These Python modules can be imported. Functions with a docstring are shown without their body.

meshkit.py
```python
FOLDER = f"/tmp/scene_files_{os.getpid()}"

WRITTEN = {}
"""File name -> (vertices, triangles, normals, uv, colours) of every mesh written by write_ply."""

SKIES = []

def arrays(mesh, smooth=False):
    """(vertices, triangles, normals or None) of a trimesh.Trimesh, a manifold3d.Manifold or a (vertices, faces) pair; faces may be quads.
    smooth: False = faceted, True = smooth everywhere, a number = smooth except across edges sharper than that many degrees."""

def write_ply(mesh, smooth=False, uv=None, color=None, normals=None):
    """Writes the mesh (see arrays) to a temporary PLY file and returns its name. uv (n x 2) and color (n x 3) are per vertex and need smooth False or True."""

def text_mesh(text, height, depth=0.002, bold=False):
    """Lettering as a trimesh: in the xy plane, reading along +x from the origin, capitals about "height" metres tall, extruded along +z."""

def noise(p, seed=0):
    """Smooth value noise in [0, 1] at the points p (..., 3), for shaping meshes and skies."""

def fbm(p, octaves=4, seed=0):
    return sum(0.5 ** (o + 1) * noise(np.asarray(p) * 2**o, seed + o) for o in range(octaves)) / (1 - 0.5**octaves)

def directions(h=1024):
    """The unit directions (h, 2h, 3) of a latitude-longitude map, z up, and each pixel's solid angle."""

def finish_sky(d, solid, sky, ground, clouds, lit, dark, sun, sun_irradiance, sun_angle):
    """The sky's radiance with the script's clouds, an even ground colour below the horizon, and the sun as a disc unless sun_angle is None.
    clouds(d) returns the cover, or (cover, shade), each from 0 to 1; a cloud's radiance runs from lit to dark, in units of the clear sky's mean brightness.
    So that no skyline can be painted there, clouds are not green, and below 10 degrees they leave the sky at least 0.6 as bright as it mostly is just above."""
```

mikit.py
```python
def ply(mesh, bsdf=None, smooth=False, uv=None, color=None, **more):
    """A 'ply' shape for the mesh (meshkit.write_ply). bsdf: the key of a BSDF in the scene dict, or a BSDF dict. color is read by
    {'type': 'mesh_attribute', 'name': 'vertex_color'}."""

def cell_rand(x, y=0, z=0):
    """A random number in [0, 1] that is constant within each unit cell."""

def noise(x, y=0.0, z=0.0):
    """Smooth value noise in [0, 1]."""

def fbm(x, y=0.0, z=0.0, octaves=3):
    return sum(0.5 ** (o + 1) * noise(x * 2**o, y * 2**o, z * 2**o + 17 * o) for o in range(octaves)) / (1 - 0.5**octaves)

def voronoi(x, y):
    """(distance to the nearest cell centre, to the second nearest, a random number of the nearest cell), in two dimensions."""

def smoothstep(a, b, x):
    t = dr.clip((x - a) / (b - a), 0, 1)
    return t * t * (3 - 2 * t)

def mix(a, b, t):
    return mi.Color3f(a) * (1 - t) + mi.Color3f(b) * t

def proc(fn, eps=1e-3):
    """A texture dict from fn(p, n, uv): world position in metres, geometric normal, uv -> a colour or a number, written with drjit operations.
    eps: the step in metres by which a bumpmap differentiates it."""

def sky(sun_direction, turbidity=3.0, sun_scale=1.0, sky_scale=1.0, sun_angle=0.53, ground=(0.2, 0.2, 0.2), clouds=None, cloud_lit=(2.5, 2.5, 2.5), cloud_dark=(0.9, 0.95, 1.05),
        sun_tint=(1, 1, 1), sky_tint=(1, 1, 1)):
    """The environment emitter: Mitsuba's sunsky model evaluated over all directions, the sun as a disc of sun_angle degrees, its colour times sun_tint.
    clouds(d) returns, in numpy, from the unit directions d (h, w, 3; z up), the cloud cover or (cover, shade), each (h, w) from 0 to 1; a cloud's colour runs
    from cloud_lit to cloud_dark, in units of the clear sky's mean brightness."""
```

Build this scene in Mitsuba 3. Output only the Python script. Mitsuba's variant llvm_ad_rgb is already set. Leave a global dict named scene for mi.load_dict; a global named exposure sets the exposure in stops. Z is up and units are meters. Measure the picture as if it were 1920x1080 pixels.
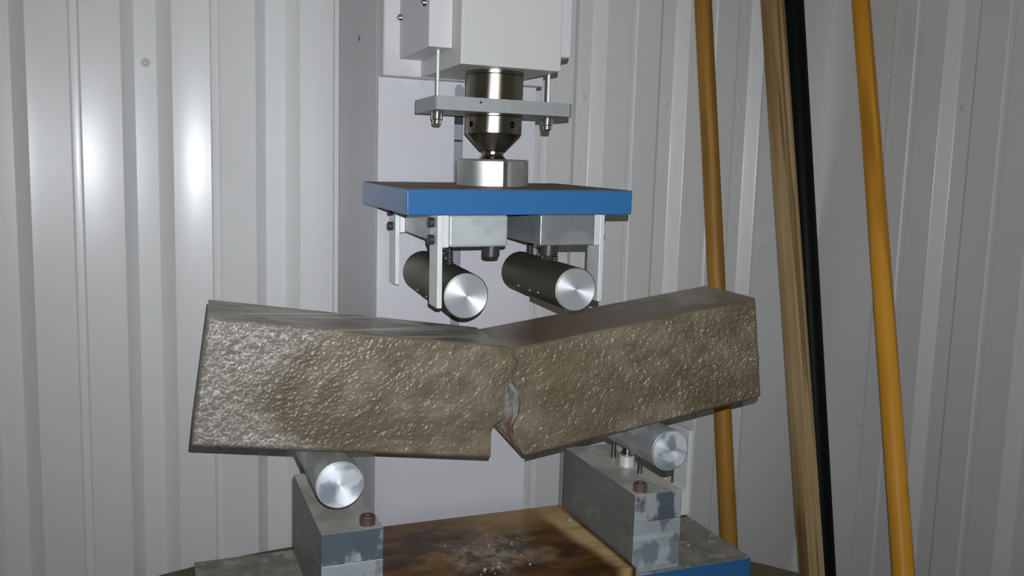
import math, numpy as np, trimesh, manifold3d as m3, mitsuba as mi, drjit as dr
import mikit, meshkit
from shapely.geometry import Polygon, Point, box as sbox
from mikit import proc, noise, fbm, smoothstep, mix, voronoi

# ------------------------------------------------------------------ camera, light, exposure
# Modelling units: 1 unit = 0.66 m, origin at the lens, x along the machine front, y away from it, z up.
K, OFF = 0.66, np.array([0.0, 0.0, 1.155])
def W(p): return np.asarray(p, float) * K + OFF
yaw, pitch, roll = math.radians(22.25), math.radians(7.13), math.radians(-1.66)
fwd = np.array([math.sin(yaw) * math.cos(pitch), math.cos(yaw) * math.cos(pitch), -math.sin(pitch)])
rgt = np.array([math.cos(yaw), -math.sin(yaw), 0.0])
dwn = np.cross(fwd, rgt)
up_ = -(-math.sin(roll) * rgt + math.cos(roll) * dwn)
T = mi.ScalarTransform4f
exposure = 0.0
scene, labels = {}, {}
scene['camera'] = {'type': 'perspective', 'fov': 2 * math.degrees(math.atan(960 / 1650.0)), 'fov_axis': 'x', 'near_clip': 0.02, 'far_clip': 50.0,
                   'to_world': T().look_at(origin=OFF.tolist(), target=(OFF + fwd).tolist(), up=up_.tolist())}
# the camera's flash, just above the lens, and the dim daylight of the shed
fl = W((0.010, 0.0, 0.022))
aim = fwd + 0.11 * up_
scene['flash'] = {'type': 'spot', 'to_world': T().look_at(origin=fl.tolist(), target=(fl + aim).tolist(), up=[0, 0, 1]),
                  'intensity': {'type': 'rgb', 'value': [2.15, 2.20, 2.34]}, 'cutoff_angle': 58.0, 'beam_width': 12.0}
scene['shed_light'] = {'type': 'constant', 'radiance': {'type': 'rgb', 'value': [0.086, 0.087, 0.070]}}

# ------------------------------------------------------------------ helpers
def merge(*ms): return trimesh.util.concatenate([m for m in ms])
def chamfer_box(x0, x1, y0, y1, z0, z1, c=0.0012):
    pts = []
    for x, sx in ((x0, 1), (x1, -1)):
        for y, sy in ((y0, 1), (y1, -1)):
            for z, sz in ((z0, 1), (z1, -1)):
                pts += [(x, y + sy * c, z + sz * c), (x + sx * c, y, z + sz * c), (x + sx * c, y + sy * c, z)]
    return trimesh.convex.convex_hull(np.array(pts))
def round_box(x0, x1, y0, y1, z0, z1, c=0.0012):
    b = trimesh.creation.icosphere(2, c).vertices
    return trimesh.convex.convex_hull(np.vstack([b + (x, y, z) for x in (x0 + c, x1 - c) for y in (y0 + c, y1 - c) for z in (z0 + c, z1 - c)]))
def lathe(profile, at=(0, 0, 0), axis='z', n=64):
    """Revolved (radius, height) profile, its axis through at."""
    m = trimesh.creation.revolve(np.array(profile, float), sections=n)
    if axis == 'y': m.apply_transform(trimesh.transformations.rotation_matrix(-math.pi / 2, (1, 0, 0)))
    if axis == 'x': m.apply_transform(trimesh.transformations.rotation_matrix(math.pi / 2, (0, 1, 0)))
    m.apply_translation(at)
    if m.volume < 0: m.invert()
    return m
def rod(r, h0, h1, c, at, axis='z', n=48):
    return lathe([(0, h0), (r - c, h0), (r, h0 + c), (r, h1 - c), (r - c, h1), (0, h1)], at, axis, n)
def extrude(poly, y0, y1):
    """A polygon in x and z, given depth along y."""
    m = trimesh.creation.extrude_polygon(poly, y1 - y0, engine='earcut')
    v = m.vertices.copy(); m.vertices = np.c_[v[:, 0], y0 + v[:, 2], v[:, 1]]
    m.fix_normals()
    return m
def man(m): return m3.Manifold(m3.Mesh(np.asarray(m.vertices, np.float32), np.asarray(m.faces, np.uint32)))
def tri(m):
    q = m.to_mesh(); return trimesh.Trimesh(q.vert_properties[:, :3], q.tri_verts, process=False)
def cut(a, *bs):
    a = man(a)
    for b in bs: a = a - man(b)
    return tri(a)
def numbered(key):
    if key not in scene: return key
    i = 1
    while f'{key}_{i:03d}' in scene: i += 1
    return f'{key}_{i:03d}'
def obj(name, mesh, mat, parent=None, move=None, smooth=35, uv=None, color=None):
    """One entry of scene; move: a 4 x 4 matrix applied in modelling units."""
    key = numbered(parent + '__' + name if parent else name)
    m = mesh.copy()
    if move is not None: m.apply_transform(move)
    m.vertices = W(m.vertices)
    scene[key] = mikit.ply(m, mat, smooth=smooth, uv=uv, color=color)
    return key
def tag(key, label=None, cat=None, group=None, kind=None):
    labels[key] = {k: v for k, v in dict(label=label, category=cat, group=group, kind=kind).items() if v}
    return key

# ------------------------------------------------------------------ materials
def two(b): return {'type': 'twosided', 'bsdf': b}
def rgb(*c): return {'type': 'rgb', 'value': list(c)}
def paint(name, col, rough, spec=0.5, amp=0.05, scale=9.0):
    def f(p, n, uv):
        return mi.Color3f(*col) * (1 - amp + 2 * amp * fbm(p.x * scale, p.y * scale, p.z * scale * 0.6))
    scene[name] = two({'type': 'principled', 'base_color': proc(f), 'roughness': rough, 'specular': spec})
    return name
def wall_paint(name, col, hot):
    f = proc(lambda p, n, uv: mi.Color3f(*col) * (0.975 + 0.05 * fbm(p.x * 8, p.y * 8, p.z * 4)))
    lobe = lambda r: two({'type': 'principled', 'base_color': f, 'roughness': r, 'specular': 1.0})
    scene[name] = {'type': 'blendbsdf', 'weight': 0.60, 'a': lobe(hot), 'b': lobe(0.55)}
wall_paint('wall_paint', (0.61, 0.615, 0.605), 0.265)
wall_paint('trim_paint', (0.62, 0.623, 0.608), 0.36)
paint('screw_paint', (0.58, 0.59, 0.57), 0.35, 0.4, 0.04)
paint('column_paint', (0.425, 0.425, 0.44), 0.45, 0.35, 0.04)
paint('housing_paint', (0.375, 0.38, 0.36), 0.42, 0.35, 0.04)
paint('cover_paint', (0.405, 0.405, 0.41), 0.42, 0.35, 0.04)
paint('blue_paint', (0.022, 0.098, 0.235), 0.26, 0.5, 0.06)
paint('slot_metal', (0.20, 0.205, 0.25), 0.35, 0.6, 0.1)
paint('black_oxide', (0.025, 0.023, 0.024), 0.38, 0.5, 0.1)
paint('black_pole_paint', (0.004, 0.005, 0.005), 0.5, 0.12, 0.3, 30)
def metal(name, col, rough, metallic, amp=0.12, scale=30.0, stain=None, amount=0.0, stretch=(1, 1, 1)):
    def f(p, n, uv):
        t = fbm(p.x * scale * stretch[0], p.y * scale * stretch[1], p.z * scale * stretch[2], 4)
        c = mi.Color3f(*col) * (1 - amp + 2 * amp * t)
        if stain:
            s = smoothstep(0.5, 0.68, fbm(p.x * 42 + 5, p.y * 30, p.z * 42, 4))
            c = mix(c, stain, s * amount)
        return c
    scene[name] = two({'type': 'principled', 'base_color': proc(f), 'roughness': rough, 'metallic': metallic, 'specular': 0.5})
    return name
metal('galvanised', (0.33, 0.352, 0.35), 0.45, 0.25, 0.16, 60, (0.22, 0.24, 0.25), 0.5)
metal('machined_steel', (0.28, 0.30, 0.305), 0.38, 0.6, 0.14, 60, (0.17, 0.18, 0.19), 0.5)
def dusty_steel(name, dark, pale, cover):
    # smears of cement on the front, even grey flanks, settled cement dust on what faces up
    def f(p, n, uv):
        t = fbm(p.x * 60, p.y * 60, p.z * 60, 4)
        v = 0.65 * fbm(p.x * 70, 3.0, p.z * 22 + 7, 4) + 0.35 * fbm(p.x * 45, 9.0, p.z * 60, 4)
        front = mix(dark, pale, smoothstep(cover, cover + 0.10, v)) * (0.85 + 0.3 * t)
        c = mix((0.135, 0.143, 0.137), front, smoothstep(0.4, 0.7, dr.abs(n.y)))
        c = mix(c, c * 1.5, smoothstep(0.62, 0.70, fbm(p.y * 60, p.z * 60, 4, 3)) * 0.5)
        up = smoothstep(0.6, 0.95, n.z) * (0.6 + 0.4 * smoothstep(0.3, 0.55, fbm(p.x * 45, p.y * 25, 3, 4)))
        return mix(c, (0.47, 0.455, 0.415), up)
    scene[name] = two({'type': 'principled', 'base_color': proc(f), 'roughness': 0.45, 'metallic': 0.25, 'specular': 0.5})
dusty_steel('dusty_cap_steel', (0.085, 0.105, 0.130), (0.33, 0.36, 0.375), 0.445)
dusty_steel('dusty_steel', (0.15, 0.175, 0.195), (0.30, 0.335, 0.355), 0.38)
def base_top(p, n, uv):
    t = fbm(p.x * 70, p.y * 70, 0, 4)
    c = mix((0.150, 0.146, 0.126), (0.23, 0.222, 0.195), smoothstep(0.25, 0.75, t))
    s = smoothstep(0.64, 0.74, fbm(p.x * 90 + 9, p.y * 110, 4, 4))
    return mix(c, (0.36, 0.34, 0.30), s * 0.7)
scene['base_top_steel'] = two({'type': 'principled', 'base_color': proc(base_top), 'roughness': 0.55, 'metallic': 0.1, 'specular': 0.35})
metal('strap_steel', (0.55, 0.57, 0.56), 0.42, 0.35, 0.08, 50)
metal('cast_bar', (0.25, 0.272, 0.268), 0.5, 0.3, 0.12, 70)
metal('chrome', (0.8, 0.8, 0.8), 0.14, 1.0, 0.02)
metal('bolt_brown', (0.10, 0.075, 0.06), 0.5, 0.4, 0.3, 90)
metal('plate_top', (0.12, 0.085, 0.065), 0.6, 0.3, 0.3, 30)
def turned(name, col, au, av, diff, weight):
    scene[name] = two({'type': 'blendbsdf', 'weight': weight,
                       'a': {'type': 'roughconductor', 'material': 'none', 'alpha_u': au, 'alpha_v': av, 'specular_reflectance': rgb(*col)},
                       'b': {'type': 'diffuse', 'reflectance': proc(diff) if callable(diff) else rgb(*diff)}})
turned('turned_cap', (0.62, 0.65, 0.66), 0.17, 0.50, (0.33, 0.355, 0.365), 0.55)
def smear(p, n, uv):
    t = smoothstep(0.40, 0.60, fbm(p.x * 90, p.y * 90, p.z * 75 + 2, 4))
    return mix((0.22, 0.27, 0.32), (0.62, 0.65, 0.67), t)
turned('dusty_cap', (0.74, 0.80, 0.85), 0.22, 0.50, smear, 0.6)
scene['roller_steel'] = two({'type': 'blendbsdf', 'weight': 0.3, 'a': {'type': 'roughconductor', 'material': 'none', 'alpha': 0.30, 'specular_reflectance': rgb(0.24, 0.235, 0.20)},
                             'b': {'type': 'diffuse', 'reflectance': rgb(0.13, 0.125, 0.105)}})
def dusty_roll(p, n, uv):
    t = smoothstep(0.42, 0.62, fbm(p.x * 70, p.y * 40, p.z * 70, 4))
    return mix((0.27, 0.285, 0.285), (0.40, 0.415, 0.41), t)
scene['dusty_roller'] = two({'type': 'principled', 'base_color': proc(dusty_roll), 'roughness': 0.42, 'metallic': 0.4, 'specular': 0.5})
scene['spindle_steel'] = two({'type': 'blendbsdf', 'weight': 0.10, 'a': {'type': 'roughconductor', 'material': 'none', 'alpha': 0.12, 'specular_reflectance': rgb(0.30, 0.28, 0.23)},
                              'b': {'type': 'diffuse', 'reflectance': rgb(0.04, 0.036, 0.028)}})
scene['collar_steel'] = two({'type': 'blendbsdf', 'weight': 0.4, 'a': {'type': 'roughconductor', 'material': 'none', 'alpha': 0.28, 'specular_reflectance': rgb(0.72, 0.75, 0.74)},
                             'b': {'type': 'diffuse', 'reflectance': rgb(0.24, 0.25, 0.24)}})
# concrete: rough cast face, smooth formed faces, broken face
BF = 1.038 * K + 0.012           # in front of this depth lies the rough cast face
def cast(p, n, uv):
    u, v = uv.x, uv.y            # along the beam and up it, in modelling units
    t = fbm(p.x * 55, p.y * 55, p.z * 55, 4)
    c = mix((0.100, 0.083, 0.054), (0.158, 0.135, 0.094), smoothstep(0.28, 0.72, t))
    g = fbm(p.x * 14 + 3, 1.5, p.z * 14, 3)
    c = mix(c, (0.094, 0.074, 0.044), 0.6 * smoothstep(0.42, 0.62, g))
    # pale salt bloom at the dry end, thin net of ridges
    edge = 0.075 + 0.085 * dr.square((v - 0.075) / 0.075) + 0.055 * (fbm(p.x * 22, 8, p.z * 22, 4) - 0.5)
    b = 1 - smoothstep(edge - 0.03, edge + 0.01, u)
    net = 1 - smoothstep(0.02, 0.16, dr.abs(fbm(p.x * 240, 2.0, p.z * 240, 3) - 0.5) * 2)
    c = mix(c, (0.175, 0.162, 0.137), b * 0.75)
    c = mix(c, (0.36, 0.35, 0.325), b * net * 0.7)
    rim = smoothstep(10.378, 10.388, u)
    return mix(c, (0.22, 0.21, 0.18), rim * 0.5)
def step01(x): return dr.select(x > 0, mi.Float(1), mi.Float(0))
scene['cast_concrete'] = two({'type': 'principled', 'base_color': proc(cast), 'roughness': 0.38, 'specular': 0.31})
def formed(p, n, uv):
    t = fbm(p.x * 26, p.y * 40, p.z * 26, 4)
    g = fbm(p.x * 6 + 2, p.y * 9, 4.0, 3)
    c = mix((0.12, 0.106, 0.080), (0.29, 0.27, 0.225), smoothstep(0.30, 0.70, t))
    c = mix(c, (0.105, 0.070, 0.040), smoothstep(0.24, 0.33, p.x) * (0.45 + 0.55 * smoothstep(0.35, 0.6, g)))
    scr = smoothstep(0.72, 0.80, noise((p.x - p.y * 1.6) * 62, p.y * 5 + 1, 3)) * (1 - smoothstep(0.16, 0.30, p.x))
    return mix(c, (0.50, 0.49, 0.46), scr * 0.7)
scene['formed_concrete'] = two({'type': 'principled', 'base_color': proc(formed), 'roughness': 0.36, 'specular': 0.35})
def broken(p, n, uv):
    t = fbm(p.x * 90, p.y * 90, p.z * 90, 4)
    c = mix((0.19, 0.18, 0.16), (0.38, 0.365, 0.34), smoothstep(0.3, 0.7, t))
    b = (1 - smoothstep(0.937, 0.951, p.z)) * smoothstep(0.35, 0.55, fbm(p.x * 60, p.y * 60 + 3, p.z * 60, 3))
    c = mix(c, (0.19, 0.10, 0.055), b * 0.9)
    return mix((0.042, 0.033, 0.022), c, smoothstep(1.038 * K + 0.0005, 1.038 * K + 0.005, p.y))  # crack shade painted in: colour darkens towards the front edge
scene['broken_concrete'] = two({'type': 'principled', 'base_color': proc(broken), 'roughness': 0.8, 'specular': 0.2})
def wood(name, dark, light, rough, spec, freq, knots=0.0, cracks=0.5):
    def f(p, n, uv):
        g = fbm(uv.x * freq, uv.y * 2.2, 2.0, 4)
        c = mix(dark, light, smoothstep(0.30, 0.70, g))
        d = smoothstep(0.64, 0.76, fbm(uv.x * freq * 1.4 + 8, uv.y * 3.3, 7.0, 3))
        k = smoothstep(0.70, 0.80, fbm(uv.x * 14 + 1, uv.y * 9, 5.0, 3))
        return mix(mix(c, mi.Color3f(*dark) * 0.45, d * cracks), mi.Color3f(*dark) * 0.5, k * knots)
    scene[name] = two({'type': 'principled', 'base_color': proc(f), 'roughness': rough, 'specular': spec})
wood('broomstick_wood', (0.25, 0.115, 0.016), (0.38, 0.19, 0.030), 0.5, 0.3, 40, 0.4)
wood('varnished_wood', (0.50, 0.205, 0.016), (0.76, 0.36, 0.038), 0.42, 0.22, 40, 0.5)
wood('weathered_timber', (0.26, 0.165, 0.066), (0.46, 0.335, 0.175), 0.75, 0.15, 85, 0.3, 0.7)
def board(p, n, uv):
    x, y = p.x / K, p.y / K       # along and across the board
    g = fbm(p.x * 26, p.y * 90, 1.0, 4)
    c = mix((0.042, 0.016, 0.003), (0.115, 0.050, 0.010), smoothstep(0.3, 0.7, g))
    pale = smoothstep(0.548, 0.574, x + 0.02 * (fbm(p.x * 20, p.y * 16, 5, 3) - 0.5) + 0.10 * (y - 1.13))
    c = mix(c, (0.47, 0.335, 0.155), pale * (1 - smoothstep(0.589, 0.598, x)) * (0.55 + 0.45 * smoothstep(0.3, 0.6, g)))
    far = smoothstep(1.15, 1.22, y + 0.03 * (fbm(p.x * 18, 3, p.y * 18, 3) - 0.5)) * smoothstep(0.36, 0.50, x)
    c = mix(c, (0.30, 0.185, 0.070), far * 0.75)
    r = dr.sqrt(dr.square((x - 0.425) / 0.095) + dr.square((y - 1.105) / 0.085))
    dust = (1 - smoothstep(0.10, 1.1, r + 1.5 * (fbm(p.x * 60, p.y * 60, 3, 5) - 0.5))) * (0.6 + 0.4 * smoothstep(0.35, 0.6, fbm(p.x * 160, p.y * 160, 6, 3)))
    c = mix(c, (0.36, 0.31, 0.24), dust * 0.62)
    c = mix(c, (0.26, 0.125, 0.022), smoothstep(0.55, 0.7, fbm(p.x * 30 + 2, p.y * 30, 8, 3)) * (1 - smoothstep(0.6, 1.6, r)) * 0.5)
    oil = smoothstep(0.57, 0.66, fbm(p.x * 110 + 4, p.y * 110, 2, 4)) * (1 - smoothstep(0.3, 1.5, r))
    c = mix(c, (0.05, 0.043, 0.034), oil * 0.8)
    return c
scene['oiled_board'] = two({'type': 'principled', 'base_color': proc(board), 'roughness': 0.40, 'specular': 0.35})
def bench_f(p, n, uv):
    return mix((0.060, 0.050, 0.034), (0.13, 0.11, 0.075), fbm(p.x * 40, p.y * 40, p.z * 40, 4))
scene['bench_wood'] = two({'type': 'principled', 'base_color': proc(bench_f), 'roughness': 0.7, 'specular': 0.2})
def floor_f(p, n, uv): return mix((0.16, 0.155, 0.145), (0.27, 0.265, 0.25), fbm(p.x * 6, p.y * 6, 0, 4))
scene['floor_concrete'] = two({'type': 'principled', 'base_color': proc(floor_f), 'roughness': 0.7, 'specular': 0.3})

# ------------------------------------------------------------------ the shed: ribbed sheet walls, corner flashing, floor
FLOOR = -OFF[2] / K
TOP = 1.15
SL = 0.0865; CW = 1 / math.sqrt(1 + SL * SL)
Y0W = 1.62
CX = 0.95 * Y0W; CY = Y0W + SL * CX                 # where the walls meet
PITCH = 0.133 * Y0W / CW
DIRB, OUTB = np.array([CW, SL * CW]), np.array([-SL * CW, CW])      # along the back wall, and out through it
DIRS, OUTS = np.array([SL * CW, -CW]), np.array([CW, SL * CW])      # along the side wall, and out through it
def ribbed(s0, s1, first, dent=False):
    """(s, d) points of a ribbed sheet: d goes out through the wall; recessed ribs at first + k * PITCH, a thin groove midway."""
    pts = {}
    k0, k1 = math.floor((s0 - first) / PITCH) - 1, math.ceil((s1 - first) / PITCH) + 1
    def warp(x):                                   # the sheet is dented between the first ribs left of the column
        if -0.0995 <= x <= -0.0405:
            q = (x + 0.0995) / 0.059
            return 0.059 * (0.036 * (1 - q) - 0.033 * (1 - q * q))
        if -0.1160 <= x < -0.0995: return 0.0002
        if -0.1760 <= x < -0.1160: return -0.0050 + 0.087 * (x + 0.1760)
        if -0.2600 <= x < -0.1760: return -0.0050 * (x + 0.2600) / 0.084
        if 0.0405 <= x <= 0.0995: return -(0.020 * (x - 0.0405) + 1.45 * (x - 0.0405) ** 2)
        if 0.0995 < x <= 0.1750: return -0.0062 * (0.1750 - x) / 0.0755
        return 0.0
    for k in range(k0, k1 + 1):
        c = first + k * PITCH; h = c + PITCH / 2
        prof = [(-0.0395, 0.0), (-0.0380, 0.0011), (-0.0190, 0.0228), (-0.0172, 0.0238), (0.0, 0.0236), (0.0172, 0.0238), (0.0190, 0.0228), (0.0380, 0.0011), (0.0395, 0.0)]
        for a, d in prof: pts[round(c + a, 5)] = d
        for sgn in (1, -1):                        # the flat between rib and thin groove is slightly bowed
            a, b = 0.0405, PITCH / 2 - 0.0085
            for q in np.linspace(0.12, 1.0, 8):
                pts[round(c + sgn * (a + (b - a) * q), 5)] = -0.0004 * q ** 2.2
        for a, d in ((-0.0052, 0.0030), (0.0, 0.0034), (0.0052, 0.0030)): pts[round(h + a, 5)] = d
    if dent: pts = {q: d + warp(q - first) for q, d in pts.items()}
    ss = sorted(s for s in pts if s0 < s < s1)
    return np.array([(s0, 0.0)] + [(s, pts[s]) for s in ss] + [(s1, 0.0)])
def sheet(prof, origin, along, out, z0, z1, thick=0.0012):
    p = np.array([np.array(origin) + s * along + d * out for s, d in prof])
    q = p + out * thick
    n = len(p); v, f = [], []
    for pts in (p, q):
        for z in (z0, z1): v += [(x, y, z) for x, y in pts]
    for i in range(n - 1):
        f += [(i, i + 1, n + i + 1), (i, n + i + 1, n + i)]
        f += [(2 * n + i + 1, 2 * n + i, 3 * n + i), (2 * n + i + 1, 3 * n + i, 3 * n + i + 1)]
        f += [(i + 1, i, 2 * n + i), (i + 1, 2 * n + i, 2 * n + i + 1), (n + i, n + i + 1, 3 * n + i + 1), (n + i, 3 * n + i + 1, 3 * n + i)]
    for a in (0, n - 1):
        f += [(a, n + a, 3 * n + a), (a, 3 * n + a, 2 * n + a)]
    m = trimesh.Trimesh(np.array(v), np.array(f), process=False); m.fix_normals()
    return m
XR0 = -0.0055 / CW
wall_back = tag(obj('wall_back', sheet(ribbed(-0.75, CX / CW - 0.001, XR0, True), (0, Y0W), DIRB, OUTB, FLOOR, TOP), 'wall_paint', smooth=22),
                'pale grey ribbed metal sheet wall behind the testing machine', kind='structure')
wall_right = tag(obj('wall_right', sheet(ribbed(0.002, 1.3, 0.3566), (CX, CY), DIRS, OUTS, FLOOR, TOP), 'wall_paint', smooth=22),
                 'pale grey ribbed metal side wall right of the leaning poles', kind='structure')
def fold(w_back, w_side, t=0.003, lip=0.0022):
    c = np.array([CX, CY]); o = -0.0022
    inner = [c - DIRB * w_back - OUTB * (t + lip), c - DIRB * (w_back - 0.004) - OUTB * t, c - OUTB * t - OUTS * t, c + DIRS * (w_side - 0.006) - OUTS * t, c + DIRS * w_side - OUTS * (t + lip)]
    outer = [p + (OUTB if i < 2 else OUTB + OUTS if i == 2 else OUTS) * 0.0011 for i, p in enumerate(inner)]
    m = trimesh.creation.extrude_polygon(Polygon(inner + outer[::-1]), TOP - FLOOR, engine='earcut')
    m.apply_translation((0, 0, FLOOR)); return m
tag(obj('trim_1', fold(0.214, 0.190), 'trim_paint', smooth=12), 'plain grey corner flashing where the two ribbed walls meet', kind='structure')
fm = chamfer_box(-1.6, 2.6, -1.6, 2.1, FLOOR - 0.06, FLOOR, 0.001)
tag(obj('floor', fm, 'floor_concrete', smooth=False), 'grey concrete floor of the shed', kind='structure')
def screw_mesh(at, out):
    """A domed screw head with washer; its shaft goes out through the sheet."""
    m = trimesh.creation.revolve(np.array([(0, -0.004), (0.0072, -0.004), (0.0076, 0.0012), (0.0060, 0.0022), (0.0052, 0.0030), (0.0042, 0.0052), (0.0022, 0.0062), (0, 0.0064)]), sections=20)
    d = -np.array([out[0], out[1], 0.0]); x = np.array([-d[1], d[0], 0]); z = np.array([0, 0, 1.0])
    M = np.eye(4); M[:3, 0], M[:3, 1], M[:3, 2] = x, z, d
    M[:3, 3] = (at[0], at[1], at[2])
    m.apply_transform(M); m.fix_normals(); return m
SZ = 0.175
for k in (0, 2, 3, 4, 5, 6):
    s = XR0 + k * PITCH
    p = np.array([0, Y0W]) + s * DIRB + OUTB * 0.0236
    obj('screw', screw_mesh((*p, SZ), OUTB), 'screw_paint', wall_back)
p = np.array([0, Y0W]) + (1.2921 / CW) * DIRB + OUTB * 0.0236
obj('screw', screw_mesh((*p, -0.108), OUTB), 'screw_paint', wall_back)
for j in range(0, 3):
    p = np.array([CX, CY]) + (0.3566 + j * PITCH) * DIRS + OUTS * 0.0236
    obj('screw', screw_mesh((*p, SZ), OUTS), 'screw_paint', wall_right)
p = np.array([0, Y0W]) + (1.3532 / CW) * DIRB - OUTB * 0.003
obj('screw', screw_mesh((*p, -0.144), OUTB), 'screw_paint', 'trim_1')
for z in (0.255, -0.150, -0.5576):
    if z == -0.150: continue
    p = np.array([CX, CY]) + 0.1765 * DIRS - OUTS * 0.003
    obj('screw', screw_mesh((*p, z), OUTS), 'screw_paint', 'trim_1')

# ------------------------------------------------------------------ bench
ZT = -0.62
bench = 'workbench'
tag(bench, 'dark round-edged wooden bench top under the blue machine base', 'workbench')
disc = Point(0.2694, 0.5972).buffer(0.8347, 64).intersection(sbox(-2, 0.55, 2, 2))
def slab(poly, z0, z1):
    m = trimesh.creation.extrude_polygon(poly, z1 - z0, engine='earcut'); m.apply_translation((0, 0, z0)); return m
obj('bench_top', slab(disc, ZT - 0.05, ZT), 'bench_wood', bench, smooth=30)
for x, y in ((-0.3, 0.65), (0.85, 0.65), (0.0, 1.2), (0.62, 1.2)):
    obj('leg', chamfer_box(x - 0.04, x + 0.04, y - 0.04, y + 0.04, FLOOR, ZT - 0.05, 0.004), 'bench_wood', bench)

# ------------------------------------------------------------------ testing machine: column, drive housing, spindle
AX, AY = 0.4264, 1.125
mc = 'testing_machine'
tag(mc, 'grey upright testing machine column with boxed drive head and steel spindle', 'testing machine')
CL, CR = 0.3031, 0.5498
slot = Polygon([(AX - 0.0078, -0.40), (AX + 0.0064, -0.40), (AX + 0.0064, 0.128)] + [(AX - 0.0007 + 0.0071 * math.cos(a), 0.128 + 0.0071 * math.sin(a)) for a in np.linspace(0, math.pi, 13)] + [(AX - 0.0078, 0.128)])
obj('column', chamfer_box(CL, CR, 1.281, 1.56, ZT, 0.62, 0.002), 'column_paint', mc)
front = extrude(sbox(CL, ZT, CR, 0.62).difference(slot), 1.269, 1.281)
colf = obj('column_face', front, 'column_paint', mc, smooth=25)
obj('slot_rail', chamfer_box(AX - 0.0078, AX + 0.0064, 1.2735, 1.2805, -0.40, 0.1351, 0.0006), 'slot_metal', colf)
obj('slot_clamp', chamfer_box(AX - 0.0078, AX + 0.0064, 1.2695, 1.2735, 0.077, 0.089, 0.0006), 'black_oxide', colf)
obj('slot_mark', chamfer_box(AX - 0.0078, AX + 0.0064, 1.2725, 1.2735, 0.0515, 0.0545, 0.0003), 'black_oxide', colf)
obj('latch_hole', rod(0.0042, -0.0008, 0.0008, 0.0002, (CL, 1.40, 0.209), 'x', 16), 'black_oxide', mc)
obj('front_cover', chamfer_box(CL, CR, 1.2415, 1.269, 0.138, 0.62, 0.0015), 'cover_paint', mc)
obj('drive_housing', round_box(0.3577, 0.4953, 1.0643, 1.2415, 0.139, 0.62, 0.0015), 'housing_paint', mc)
lb = obj('switch_box', round_box(0.3262, 0.3577, 1.0985, 1.2415, 0.1618, 0.62, 0.0012), 'cover_paint', mc)
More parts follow.
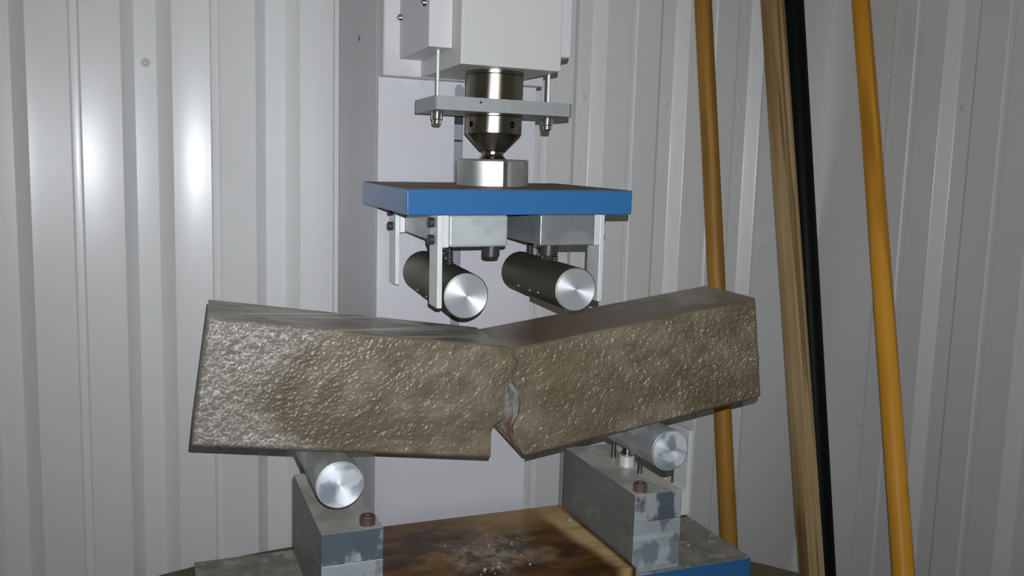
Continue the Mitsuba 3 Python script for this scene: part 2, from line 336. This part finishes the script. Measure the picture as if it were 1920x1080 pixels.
obj('switch_box', round_box(0.4953, 0.5266, 1.0985, 1.2415, 0.1622, 0.62, 0.0030), 'cover_paint', mc)
for y, z in ((1.2355, 0.2178), (1.1171, 0.2183), (1.2355, 0.40), (1.1171, 0.40)):
    m = trimesh.creation.revolve(np.array([(0, -0.002), (0.0054, -0.002), (0.0058, 0.0005), (0.0044, 0.0044), (0.0023, 0.0058), (0, 0.0060)]), sections=20)
    m.apply_transform(trimesh.transformations.rotation_matrix(-math.pi / 2, (0, 1, 0))); m.apply_translation((0.3262, y, z)); m.fix_normals()
    obj('screw', m, 'chrome', lb)
# spindle with dark collar ring, cup and ball neck
sp = obj('spindle', lathe([(0, 0.139), (0.0385, 0.139), (0.0385, 0.1345), (0.0378, 0.1340), (0.0385, 0.1335), (0.0385, 0.0995), (0, 0.0995)], (AX, AY, 0), n=96), 'spindle_steel', mc, smooth=30)
cup = lathe([(0, 0.0835), (0.0376, 0.0835), (0.0380, 0.083), (0.0380, 0.0805), (0.0372, 0.080), (0.0380, 0.0795), (0.0380, 0.0585), (0.0372, 0.0565), (0.0182, 0.0365), (0.0168, 0.0350), (0, 0.0350)], (AX, AY, 0), n=96)
def radial(r, h, ang, at, d0, d1):
    m = rod(r, d0, d1, 0.0002, (0, 0, 0), 'x', 24)
    m.apply_transform(trimesh.transformations.rotation_matrix(ang, (0, 0, 1))); m.apply_translation((AX, AY, h)); return m
cup = cut(cup, radial(0.0044, 0.0690, math.radians(-70), 0, 0.024, 0.05), radial(0.0040, 0.0690, math.radians(-162), 0, 0.024, 0.05))
obj('ball_cup', cup, 'spindle_steel', mc, smooth=30)
# guide bar clamped on the spindle, with its two guide rods
bar2 = Polygon([(0.331, 1.080), (0.333, 1.078), (0.5166, 1.078), (0.5216, 1.083), (0.5216, 1.173), (0.5166, 1.178), (0.336, 1.178), (0.331, 1.173)])
bm = slab(bar2, 0.083, 0.1003)
bm = cut(bm, rod(0.0386, 0.05, 0.15, 0.0001, (AX, AY, 0), 'z', 64))
gb = obj('guide_bar', bm, 'cast_bar', mc, smooth=30)
obj('grub_screw', rod(0.0016, -0.0006, 0.001, 0.0002, (0.3905, 1.078, 0.0945), 'y', 12), 'black_oxide', gb)
for sx, zt in ((-1, 0.1618), (1, 0.1622)):
    x = AX + sx * 0.0794
    obj('guide_rod', rod(0.0022, 0.083, zt + 0.0005, 0.0002, (x, AY, 0), 'z', 24), 'strap_steel', gb)
    obj('rod_end', lathe([(0, 0.083), (0.0076, 0.083), (0.0076, 0.0735), (0.0060, 0.0725), (0.0060, 0.0675), (0.0045, 0.0655), (0, 0.0650)], (x, AY, 0), n=32), 'chrome', gb)

# ------------------------------------------------------------------ loading head: blue plate on a ball, two rollers below it
lh = 'loading_head'
tag(lh, 'tilted blue loading plate with split collar and two bright rollers above the beam', 'loading head')
RM = trimesh.transformations.rotation_matrix
PIV = (AX, AY, 0.03)
TILT = RM(math.radians(1.3), (1, 0, 0), PIV) @ RM(math.radians(-0.85), (0, 1, 0), PIV)
PX0, PX1, PY0, PY1, PZ0, PZ1 = 0.2748, 0.5766, 1.0058, 1.243, -0.0425, -0.0120
pl = obj('plate', round_box(PX0, PX1, PY0, PY1, PZ0, PZ1, 0.0016), 'blue_paint', lh, TILT)
obj('bare_top', chamfer_box(PX0 + 0.0012, PX1 - 0.0012, PY0 + 0.0012, PY1 - 0.0012, PZ1 - 0.001, PZ1 + 0.0006, 0.0002), 'plate_top', pl, TILT)
col = lathe([(0.020, -0.0115), (0.0478, -0.0115), (0.0486, -0.0107), (0.0486, 0.0215), (0.0466, 0.0242), (0.021, 0.0242)], (AX, AY, 0), n=96)
col = trimesh.creation.revolve(np.array([(0.019, -0.0115), (0.0478, -0.0115), (0.0486, -0.0107), (0.0486, 0.0218), (0.0466, 0.0242), (0.019, 0.0242), (0.019, -0.0115)]), sections=96)
col.apply_translation((AX, AY, 0)); col.fix_normals()
gap_ang = math.radians(-90)
gapb = chamfer_box(0.010, 0.06, -0.0030, 0.0030, -0.03, 0.05, 0.0001)
gapb.apply_transform(RM(gap_ang, (0, 0, 1))); gapb.apply_translation((AX, AY, 0))
obj('split_collar', cut(col, gapb), 'collar_steel', lh, TILT, smooth=30)
obj('ball_neck', lathe([(0, 0.0347), (0.0140, 0.0347), (0.0138, 0.0315), (0.0146, 0.0285), (0.0175, 0.0255), (0.0188, 0.023), (0.0188, -0.010), (0, -0.010)], (AX, AY, 0), n=64), 'spindle_steel', lh, TILT, smooth=40)

def roller_meshes(x, z, y0, y1, R=0.0288):
    """Body, and the front and back end faces as discs with polar uv, so that their turning marks run round."""
    c = 0.0016
    body = lathe([(0.004, y0 + 0.0004), (R - c, y0 + 0.0004), (R, y0 + c), (R, y1 - c), (R - c, y1), (0.004, y1)], (0, 0, 0), 'z', 96)
    body = trimesh.creation.revolve(np.array([(0, y0 + 0.0006), (R - c, y0 + 0.0004), (R, y0 + c), (R, y1 - c), (R - c, y1), (0, y1)]), sections=96)
    M = np.array([[1, 0, 0, x], [0, 0, 1, 0], [0, -1, 0, z], [0, 0, 0, 1.0]])
    body.apply_transform(M); body.fix_normals()
    n = 128; a = np.linspace(0, 2 * math.pi, n + 1); rs = [0.0004, 0.3 * R, 0.6 * R, R - c]
    v = np.array([(x + r * math.cos(t), y0, z + r * math.sin(t)) for r in rs for t in a])
    uv = np.array([(t / (2 * math.pi), r / R) for r in rs for t in a])
    f = []
    for i in range(len(rs) - 1):
        for j in range(n):
            p, q = i * (n + 1) + j, (i + 1) * (n + 1) + j
            f += [(p, p + 1, q + 1), (p, q + 1, q)]
    cap = trimesh.Trimesh(v, np.array(f), process=False)
    if cap.face_normals[5][1] > 0: cap.invert()
    return body, cap, uv
def roller(parent, x, z, y0, y1, mat, capmat, move=None, pins=()):
    body, cap, uv = roller_meshes(x, z, y0, y1)
    k = obj('roller', body, mat, parent, move, smooth=40)
    obj('end_face', cap, capmat, k, move, smooth=True, uv=uv)
    return k
def cap_screw(x, y, z, up, r=0.0105, h=0.0145, bore=0.0055):
    """A socket head screw standing on z, its head going up (+1) or down (-1)."""
    s = up
    m = lathe([(0, z), (r, z), (r, z + s * (h - 0.0015)), (r - 0.0012, z + s * h), (bore, z + s * h), (bore, z + s * h * 0.5), (0, z + s * h * 0.5)], (x, y, 0), n=36)
    m.fix_normals(); return m
def side_screw(x, y, z, d, r=0.0062, h=0.007):
    m = rod(r, 0, h, 0.0008, (0, 0, 0), 'z', 28)
    m = cut(m, rod(r * 0.5, h * 0.5, h * 2, 0.0001, (0, 0, 0), 'z', 6))
    m.apply_transform(RM(math.radians(90 * d), (0, 1, 0))); m.apply_translation((x, y, z)); return m
def spring_mesh(x, y, z0, z1, r=0.0040, wire=0.0011, turns=8):
    t = np.linspace(0, 1, turns * 16)
    path = np.c_[x + r * np.cos(t * turns * 2 * np.pi), y + r * np.sin(t * turns * 2 * np.pi), z0 + (z1 - z0) * t]
    m = trimesh.creation.sweep_polygon(Point(0, 0).buffer(wire, 3), path, engine='earcut'); m.fix_normals(); return m
RZ = -0.1395                                        # roller centres in the untilted head
UY0, UY1 = 1.0085, 1.200
ZB = -0.0818
for sx in (-1, 1):
    xc = AX + sx * 0.0600                           # block
    xr = AX + sx * 0.0747                           # roller
    x0, x1 = xc - 0.0384, xc + 0.0384
    bk = obj('roller_block', round_box(x0, x1, 1.0085, 1.243, ZB, PZ0, 0.0035 if sx < 0 else 0.002), 'galvanised' if sx < 0 else 'machined_steel', lh, TILT)
    for y in (1.027, 1.222): obj('cap_screw', cap_screw(xc - sx * (0.0176 if sx > 0 else 0.0235), y, ZB, -1, 0.0105, 0.0150), 'black_oxide', bk, TILT)
    tl = TILT if sx > 0 else RM(math.radians(2.0), (1, 0, 0), (xr, 1.09, RZ)) @ TILT
    rk = roller(lh, xr, RZ, UY0, UY1, 'roller_steel', 'turned_cap', tl)
    for y, a in ((1.07, 205), (1.10, 208), (1.14, 206)):
        aa = math.radians(a if sx > 0 else a + 8)
        d = trimesh.creation.icosphere(2, 0.0014); d.apply_translation((xr + 0.0286 * math.cos(aa), y, RZ + 0.0286 * math.sin(aa)))
        obj('speck', d, 'strap_steel', rk, tl)
    obj('seat', lathe([(0, ZB), (0.0115, ZB), (0.0115, ZB - 0.014), (0.0085, ZB - 0.0165), (0.0085, ZB - 0.022), (0.005, RZ + 0.0278), (0, RZ + 0.0275)], (xr, 1.118, 0), n=40), 'chrome', lh, TILT)
    for y in (1.078, 1.162): obj('spring', spring_mesh(xr, y, RZ + 0.0275, ZB + 0.001), 'black_oxide', lh, TILT)
    for y in (1.078, 1.162): obj('pin', rod(0.0027, RZ + 0.0275, ZB + 0.001, 0.0002, (xr, y, 0), 'z', 16), 'black_oxide', lh, TILT)
    for y0, y1 in ((1.0085, 1.0425), (1.2085, 1.2425)):
        e = xc + sx * 0.0384
        obj('spacer', chamfer_box(min(e, e + sx * 0.0078), max(e, e + sx * 0.0078), y0, y1, ZB, PZ0, 0.0006), 'strap_steel', lh, TILT)
        s0, s1 = sorted((e + sx * 0.0078, e + sx * 0.0142))
        st = obj('strap', round_box(s0, s1, y0, y1, -0.1560, PZ0 - 0.0004, 0.0007), 'strap_steel', lh, TILT)
        for z in (-0.0525, -0.0735): obj('side_screw', side_screw(e + sx * 0.0142, (y0 + y1) / 2, z, sx), 'black_oxide', st, TILT)

# ------------------------------------------------------------------ support frame: base plate, two blocks, two rollers
sf = 'support_frame'
tag(sf, 'blue sided steel base with two roller blocks that carry the broken beam', 'support frame')
BX0, BX1, BY0, BY1, BZ = 0.0422, 0.7975, 0.9985, 1.2320, -0.5385
bp = obj('base_plate', round_box(BX0, BX1, BY0, BY1, ZT, BZ - 0.001, 0.0010), 'blue_paint', sf)
obj('bare_top', chamfer_box(BX0 + 0.0006, BX1 - 0.0006, BY0 + 0.0006, BY1 - 0.0006, BZ - 0.002, BZ, 0.0004), 'base_top_steel', bp)
LRZ, LY0, LY1, RR = -0.3674, 1.005, 1.195, 0.0288
for sx, bx0, bx1, rx in ((-1, 0.1763, 0.2515, 0.1986), (1, 0.6020, 0.6770, 0.6543)):
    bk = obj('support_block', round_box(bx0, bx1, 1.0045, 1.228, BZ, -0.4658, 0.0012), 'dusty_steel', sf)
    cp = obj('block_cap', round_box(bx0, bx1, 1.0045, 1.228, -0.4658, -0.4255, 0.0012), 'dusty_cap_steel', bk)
    bxx = bx1 - 0.0165 if sx < 0 else bx0 + 0.0158
    for y in (1.0195,): obj('cap_screw', cap_screw(bxx, y, -0.4255, 1, 0.0095, 0.0115), 'bolt_brown', bk)
    rk = roller(sf, rx, LRZ, LY0, LY1, 'dusty_roller', 'dusty_cap')
    if sx < 0:
        sd = chamfer_box(0.1900, 0.2142, 1.130, 1.195, -0.4255, -0.3900, 0.001)
        cyl = trimesh.creation.cylinder(0.02905, 0.4, sections=96); cyl.apply_transform(RM(math.pi / 2, (1, 0, 0))); cyl.apply_translation((rx, 1.1, LRZ + 0.0002))
        obj('saddle', cut(sd, cyl), 'dusty_steel', sf, smooth=30)
    else:
        obj('seat', lathe([(0, -0.4255), (0.0115, -0.4255), (0.0115, -0.4105), (0.0095, -0.4090), (0, -0.4090)], (rx, 1.122, 0), n=40), 'strap_steel', sf)
        obj('seat_ball', lathe([(0, -0.4092), (0.0095, -0.4092), (0.0100, -0.4060), (0.0080, -0.4020), (0.005, LRZ - 0.0270), (0, LRZ - 0.0270)], (rx, 1.122, 0), n=40), 'chrome', sf)
        for y in (1.083, 1.163): obj('pin', rod(0.0036, -0.4260, LRZ - 0.0270, 0.0003, (rx, y, 0), 'z', 20), 'spindle_steel', sf)
        for y0, y1 in ((1.0065, 1.0405), (1.192, 1.226)):
            obj('spacer', chamfer_box(bx1, bx1 + 0.0078, y0, y1, -0.4640, -0.4280, 0.0006), 'strap_steel', sf)
            st = obj('strap', round_box(bx1 + 0.0078, bx1 + 0.0142, y0, y1, -0.4640, -0.3420, 0.0007), 'strap_steel', sf)
            for z in (-0.4370, -0.4550): obj('side_screw', side_screw(bx1 + 0.0142, (y0 + y1) / 2, z, 1), 'black_oxide', st)

# ------------------------------------------------------------------ board between the blocks
bd = chamfer_box(0.2525, 0.6010, 0.9915, 1.2365, BZ + 0.0002, -0.5225, 0.0012)
tag(obj('wooden_board', bd, 'oiled_board'), 'dark oil-stained wooden board lying on the base between the roller blocks', 'board')

# ------------------------------------------------------------------ broken concrete beam
cb = 'concrete_beam'
tag(cb, 'cracked grey brown concrete beam sagging into a V on the two lower rollers', 'concrete beam')
YB, BD, BH = 1.038, 0.1515, 0.150
LCR = [(0.3704, 0.0), (0.3655, 0.0349), (0.3667, 0.0435), (0.3720, 0.0499), (0.3783, 0.0562), (0.3785, 0.0702), (0.3769, 0.0801), (0.3748, 0.1041), (0.3802, 0.1102), (0.3820, 0.1217), (0.3849, 0.1297), (0.3804, 0.1357), (0.3760, 0.1417), (0.3719, 0.150)]
RCR = [(0.0, 0.0), (-0.0068, 0.0144), (-0.0135, 0.0301), (-0.0134, 0.0441), (-0.0070, 0.0537), (-0.0016, 0.0613), (0.0016, 0.0760), (0.0017, 0.0903), (-0.0038, 0.1020), (-0.0066, 0.1107), (-0.0012, 0.1227), (0.0040, 0.1296), (0.0010, 0.1366), (-0.0040, 0.1436), (-0.0064, 0.150)]
def half(origin, ang, crack, left, shear, endx):
    """Front grid (rough, rounded at its border), formed faces behind it, broken face: three meshes and the front's uv."""
    ct, cs = [q[1] for q in crack], [q[0] for q in crack]
    e, n = np.array([math.cos(ang), math.sin(ang)]), np.array([-math.sin(ang), math.cos(ang)])
    def place(s, t, y):
        s, t, y = np.broadcast_arrays(s, t, y)
        dep = y - YB
        return np.stack([origin[0] + s * e[0] + t * n[0] + shear * dep / BD, y, origin[1] + s * e[1] + t * n[1]], -1)
    def span(t):
        c = np.interp(t, ct, cs)
        return (np.zeros_like(t), c) if left else (c, np.full_like(t, endx))
    NS, NT = 520, 210
    t = np.linspace(0, BH, NT); a = np.linspace(0, 1, NS)
    lo, hi = span(t)
    S = lo[:, None] + (hi - lo)[:, None] * a[None]; Tt = np.repeat(t[:, None], NS, 1)
    P3 = np.stack([S + (0 if left else 7.3), np.zeros_like(S), Tt], -1)
    w = P3 + 0.0022 * np.stack([meshkit.fbm(P3 * 60, 3, 5), 0 * S, meshkit.fbm(P3 * 60 + 9, 3, 6)], -1)
    big = meshkit.fbm(w * np.array([26, 1, 34]), 3, 1) - 0.5
    turn = lambda q, a: np.stack([q[..., 0] * math.cos(a) + q[..., 2] * math.sin(a), q[..., 1], q[..., 2] * math.cos(a) - q[..., 0] * math.sin(a)], -1)
    mid = 0.5 * (meshkit.fbm(turn(w, 0.5) * 150, 3, 2) + meshkit.fbm(turn(w, 1.3) * 170, 3, 12)) - 0.5
    fine = 0.5 * (meshkit.noise(turn(w, 0.9) * 430, 3) + meshkit.noise(turn(w, 0.2) * 390, 13)) - 0.5
    tears = np.maximum(0, 0.16 - np.abs(meshkit.fbm(P3 * np.array([16, 1, 60]) + 4, 3, 8) - 0.5)) * 3 * (meshkit.fbm(P3 * 18 + 2, 2, 9) > 0.56)
    y = (0.0034 * big + 0.0026 * mid + 0.0011 * fine) * (1.15 + 0.85 * np.clip((S - 0.05) / 0.25, 0, 1.3) if not left else 0.95) + 0.0016 * tears
    # border: formed edges are rounded back, a narrow smooth chamfer along the bottom
    d_end = S if left else endx - S
    d_top, d_bot = BH - Tt, Tt
    d_cr = (hi - lo)[:, None] - (S - lo[:, None]) if left else S - lo[:, None]
    near = np.clip(np.minimum(np.minimum(d_top, d_end), np.minimum(d_bot, d_cr)) / 0.005, 0, 1)
    y = y * near
    for d, r, k in ((d_top, 0.0035, 0.8), (d_end, 0.0035 if left else 0.011, 0.9), (d_bot, 0.0062, 0.95), (d_cr, 0.0010, 0.3)):
        q = np.clip(1 - d / r, 0, 1); y = y + k * r * q ** 2
    V = place(S, Tt, YB + y).reshape(-1, 3)
    i, j = np.meshgrid(np.arange(NT - 1), np.arange(NS - 1), indexing='ij')
    p = (i * NS + j).ravel()
    F = np.vstack([np.c_[p, p + 1, p + NS + 1], np.c_[p, p + NS + 1, p + NS]])
    front = trimesh.Trimesh(V, F, process=False)
    uv = np.c_[(S if left else S + 10.0).ravel(), Tt.ravel()]
    # sides: the border loop drawn back
    G = np.arange(NT * NS).reshape(NT, NS)
    M = 26
    def ring(idx, rough, seed, flip):
        s, tt, y0 = S.ravel()[idx], Tt.ravel()[idx], (YB + y).ravel()[idx]
        depth = np.linspace(0, 1, M)[None]
        Y = y0[:, None] + (YB + BD - y0[:, None]) * depth
        Sg, Tg = np.repeat(s[:, None], M, 1), np.repeat(tt[:, None], M, 1)
        if rough:
            Q = np.stack([Sg * 0, Y, Tg], -1)
            k = np.clip(depth * 8, 0, 1) * np.clip(np.minimum(Tg, BH - Tg) / 0.008, 0, 1)
            Sg = Sg + k * rough * (meshkit.fbm(Q * 45 + seed, 3, seed) - 0.5) * 2
            Sg = Sg + k * rough * 0.6 * (meshkit.noise(Q * 160 + seed, seed) - 0.5) * 2
        v = place(Sg, Tg, Y).reshape(-1, 3)
        m = len(idx)
        a_, b_ = np.meshgrid(np.arange(m - 1), np.arange(M - 1), indexing='ij')
        q = (a_ * M + b_).ravel()
        f = np.vstack([np.c_[q, q + M, q + M + 1], np.c_[q, q + M + 1, q + 1]])
        if flip: f = f[:, ::-1]
        return trimesh.Trimesh(v, f, process=False), v.reshape(m, M, 3)[:, -1]
    top, bt = ring(G[-1, ::4][::-1] if (NS - 1) % 4 == 0 else np.r_[G[-1, ::-4], G[-1, 0]], 0, 1, True)
    bot, bb = ring(np.r_[G[0, ::4], G[0, -1]], 0, 1, True)
    sd1, b1 = ring(G[::-1, 0][::2] if not left else np.r_[G[::-1, 0][::2], G[0, 0]], 0 if left else 0.005, 4, True)
    sd2, b2 = ring(np.r_[G[::2, -1], G[-1, -1]], 0.005 if left else 0.0022, 11, True)
    if not left:
        sd1, b1 = ring(np.r_[G[::-1, 0][::2], G[0, 0]], 0.005, 4, True)
    # back
    tb = np.linspace(0, BH, 40); l2, h2 = span(tb)
    sb = l2[:, None] + (h2 - l2)[:, None] * np.linspace(0, 1, 60)[None]
    vb = place(sb, np.repeat(tb[:, None], 60, 1), np.full_like(sb, YB + BD)).reshape(-1, 3)
    i, j = np.meshgrid(np.arange(39), np.arange(59), indexing='ij'); p = (i * 60 + j).ravel()
    back = trimesh.Trimesh(vb, np.vstack([np.c_[p, p + 61, p + 1], np.c_[p, p + 60, p + 61]]), process=False)
    end, crk = (sd1, sd2) if left else (sd2, sd1)
    return front, uv, merge(top, bot, end, back), crk
for org, ang, cr, left, sh, lab in (((0.0345, -0.3158), math.radians(-7.75), LCR, True, 0.009, 'half with pale dry end'), ((0.4508, -0.3679), math.radians(8.25), RCR, False, 0.013, 'half with brown evenly damp face')):
    front, uv, sides, crk = half(org, ang, cr, left, sh, 0.387)
    hk = obj('beam_half', front, 'cast_concrete', cb, smooth=True, uv=uv); tag(hk, lab)
    obj('formed_faces', sides, 'formed_concrete', hk, smooth=40)
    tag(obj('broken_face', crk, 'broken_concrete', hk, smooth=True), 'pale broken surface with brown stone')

# ------------------------------------------------------------------ leaning poles
def stick(a, b, r0, r1, n=28, segs=60, wob=0.0, seed=0, sides=None):
    """A round pole (or, with sides = (w, d), a plank) from a to b with uv: across and along it, in metres."""
    a, b = np.array(a, float), np.array(b, float); ax = b - a; L = np.linalg.norm(ax); ax /= L
    x = np.cross(ax, (0, 1, 0)); x /= np.linalg.norm(x); yv = np.cross(x, ax)
    if sides:
        w, d = sides; c = 0.003
        ring = [(-w + c, -d), (w - c, -d), (w, -d + c), (w, d - c), (w - c, d), (-w + c, d), (-w, d - c), (-w, -d + c)]
        ring = [np.array(ring[i]) * (1 - q) + np.array(ring[(i + 1) % 8]) * q for i in range(8) for q in (0, 0.5)]
        ring = np.array(ring)
    else:
        t = np.linspace(0, 2 * math.pi, n, endpoint=False); ring = np.c_[np.cos(t), np.sin(t)]
    n = len(ring); v, uv = [], []
    for k in range(segs + 1):
        q = k / segs; r = (r0 + (r1 - r0) * q) if not sides else 1.0
        off = wob * np.array([meshkit.noise(np.array([q * 5, seed, 0.5])) - 0.5, meshkit.noise(np.array([q * 5, seed, 7.5])) - 0.5])
        c0 = a + ax * L * q + x * off[0] + yv * off[1]
        for i, p in enumerate(ring):
            v.append(c0 + x * p[0] * r + yv * p[1] * r)
            uv.append(((p[0] * r + 0.37 * p[1] * r) * K, L * q * K))
    f = []
    for k in range(segs):
        for i in range(n):
            p, p2 = k * n + i, k * n + (i + 1) % n
            f += [(p, p2, p2 + n), (p, p2 + n, p + n)]
    base = len(v); v += [a, b]; uv += [(0, 0), (0, L * K)]
    for i in range(n):
        f += [(base, (i + 1) % n, i), (base + 1, segs * n + i, segs * n + (i + 1) % n)]
    m = trimesh.Trimesh(np.array(v), np.array(f), process=False)
    if m.volume < 0: m.invert()
    return m, np.array(uv)
def through(p0, z0, p1, z1, zlo, zhi):
    p0, p1 = np.array(p0, float), np.array(p1, float)
    g = lambda z: p0 + (p1 - p0) * ((z - p0[2]) / (p1[2] - p0[2]))
    return g(zhi), g(zlo)
def pole(name, mat, p0, p1, zhi, r0, r1, label, cat, **k):
    a, b = through(p0, 0, p1, 0, FLOOR + 0.006, zhi)
    m, uv = stick(a, b, r0, r1, **k)
    tag(obj(name, m, mat, smooth=True, uv=uv), label, cat)
D = lambda d, z: np.array(d) * z
pole('wooden_pole', 'broomstick_wood', D((0.5833, 0.8782, 0.2067), 1.90), D((0.5981, 0.7910, -0.3936), 1.90), 0.55, 0.0186, 0.0182, 'dull brown round wooden pole leaning on the wall behind the raised beam end', 'pole', wob=0.002, seed=3)
pole('timber_plank', 'weathered_timber', D((0.6565, 0.8485, 0.2090), 1.93), D((0.6853, 0.7492, -0.4389), 1.80), 0.58, 1, 1, 'weathered greyish timber plank leaning against the wall beside the black pole', 'plank', sides=(0.0250, 0.012))
pole('black_pole', 'black_pole_paint', D((0.6785, 0.8400, 0.2097), 2.03), D((0.6990, 0.7437, -0.4385), 1.95), 0.56, 0.0240, 0.0225, 'black round pole leaning half hidden behind the timber plank', 'pole')
pole('wooden_pole', 'varnished_wood', D((0.7496, 0.8109, 0.2119), 1.98), D((0.7818, 0.7101, -0.4359), 1.65), 0.56, 0.0193, 0.0204, 'glossy orange brown wooden pole, rightmost of the poles leaning in the corner', 'pole', wob=0.004, seed=8)

# ------------------------------------------------------------------ cement crumbs fallen on base and board
rng = np.random.default_rng(5)
bits = []
for x, y, z, s, k in ((0.425, 1.115, -0.5225, 0.055, 20), (0.40, 1.06, -0.5225, 0.06, 12), (0.585, 1.17, -0.5225, 0.015, 5), (0.735, 1.06, BZ, 0.022, 9), (0.11, 1.17, BZ, 0.03, 10), (0.64, 1.20, -0.4255, 0.01, 3)):
    for _ in range(k):
        r = 0.0008 + 0.0018 * rng.random() ** 3
        b = trimesh.creation.icosphere(1, 1.0); b.vertices = b.vertices * r * (0.7 + 0.6 * rng.random((1, 3))) * (0.85 + 0.3 * rng.random((len(b.vertices), 1)))
        b.apply_translation((x + rng.normal() * s * 0.6, y + rng.normal() * s * 0.5, z + r * 0.5)); bits.append(b)
paint('crumb_cement', (0.27, 0.25, 0.20), 0.8, 0.2, 0.3, 40)
tag(obj('cement_crumbs', merge(*bits), 'crumb_cement', smooth=False), 'small cement crumbs scattered on the wooden board and the base', 'crumbs', kind='stuff')
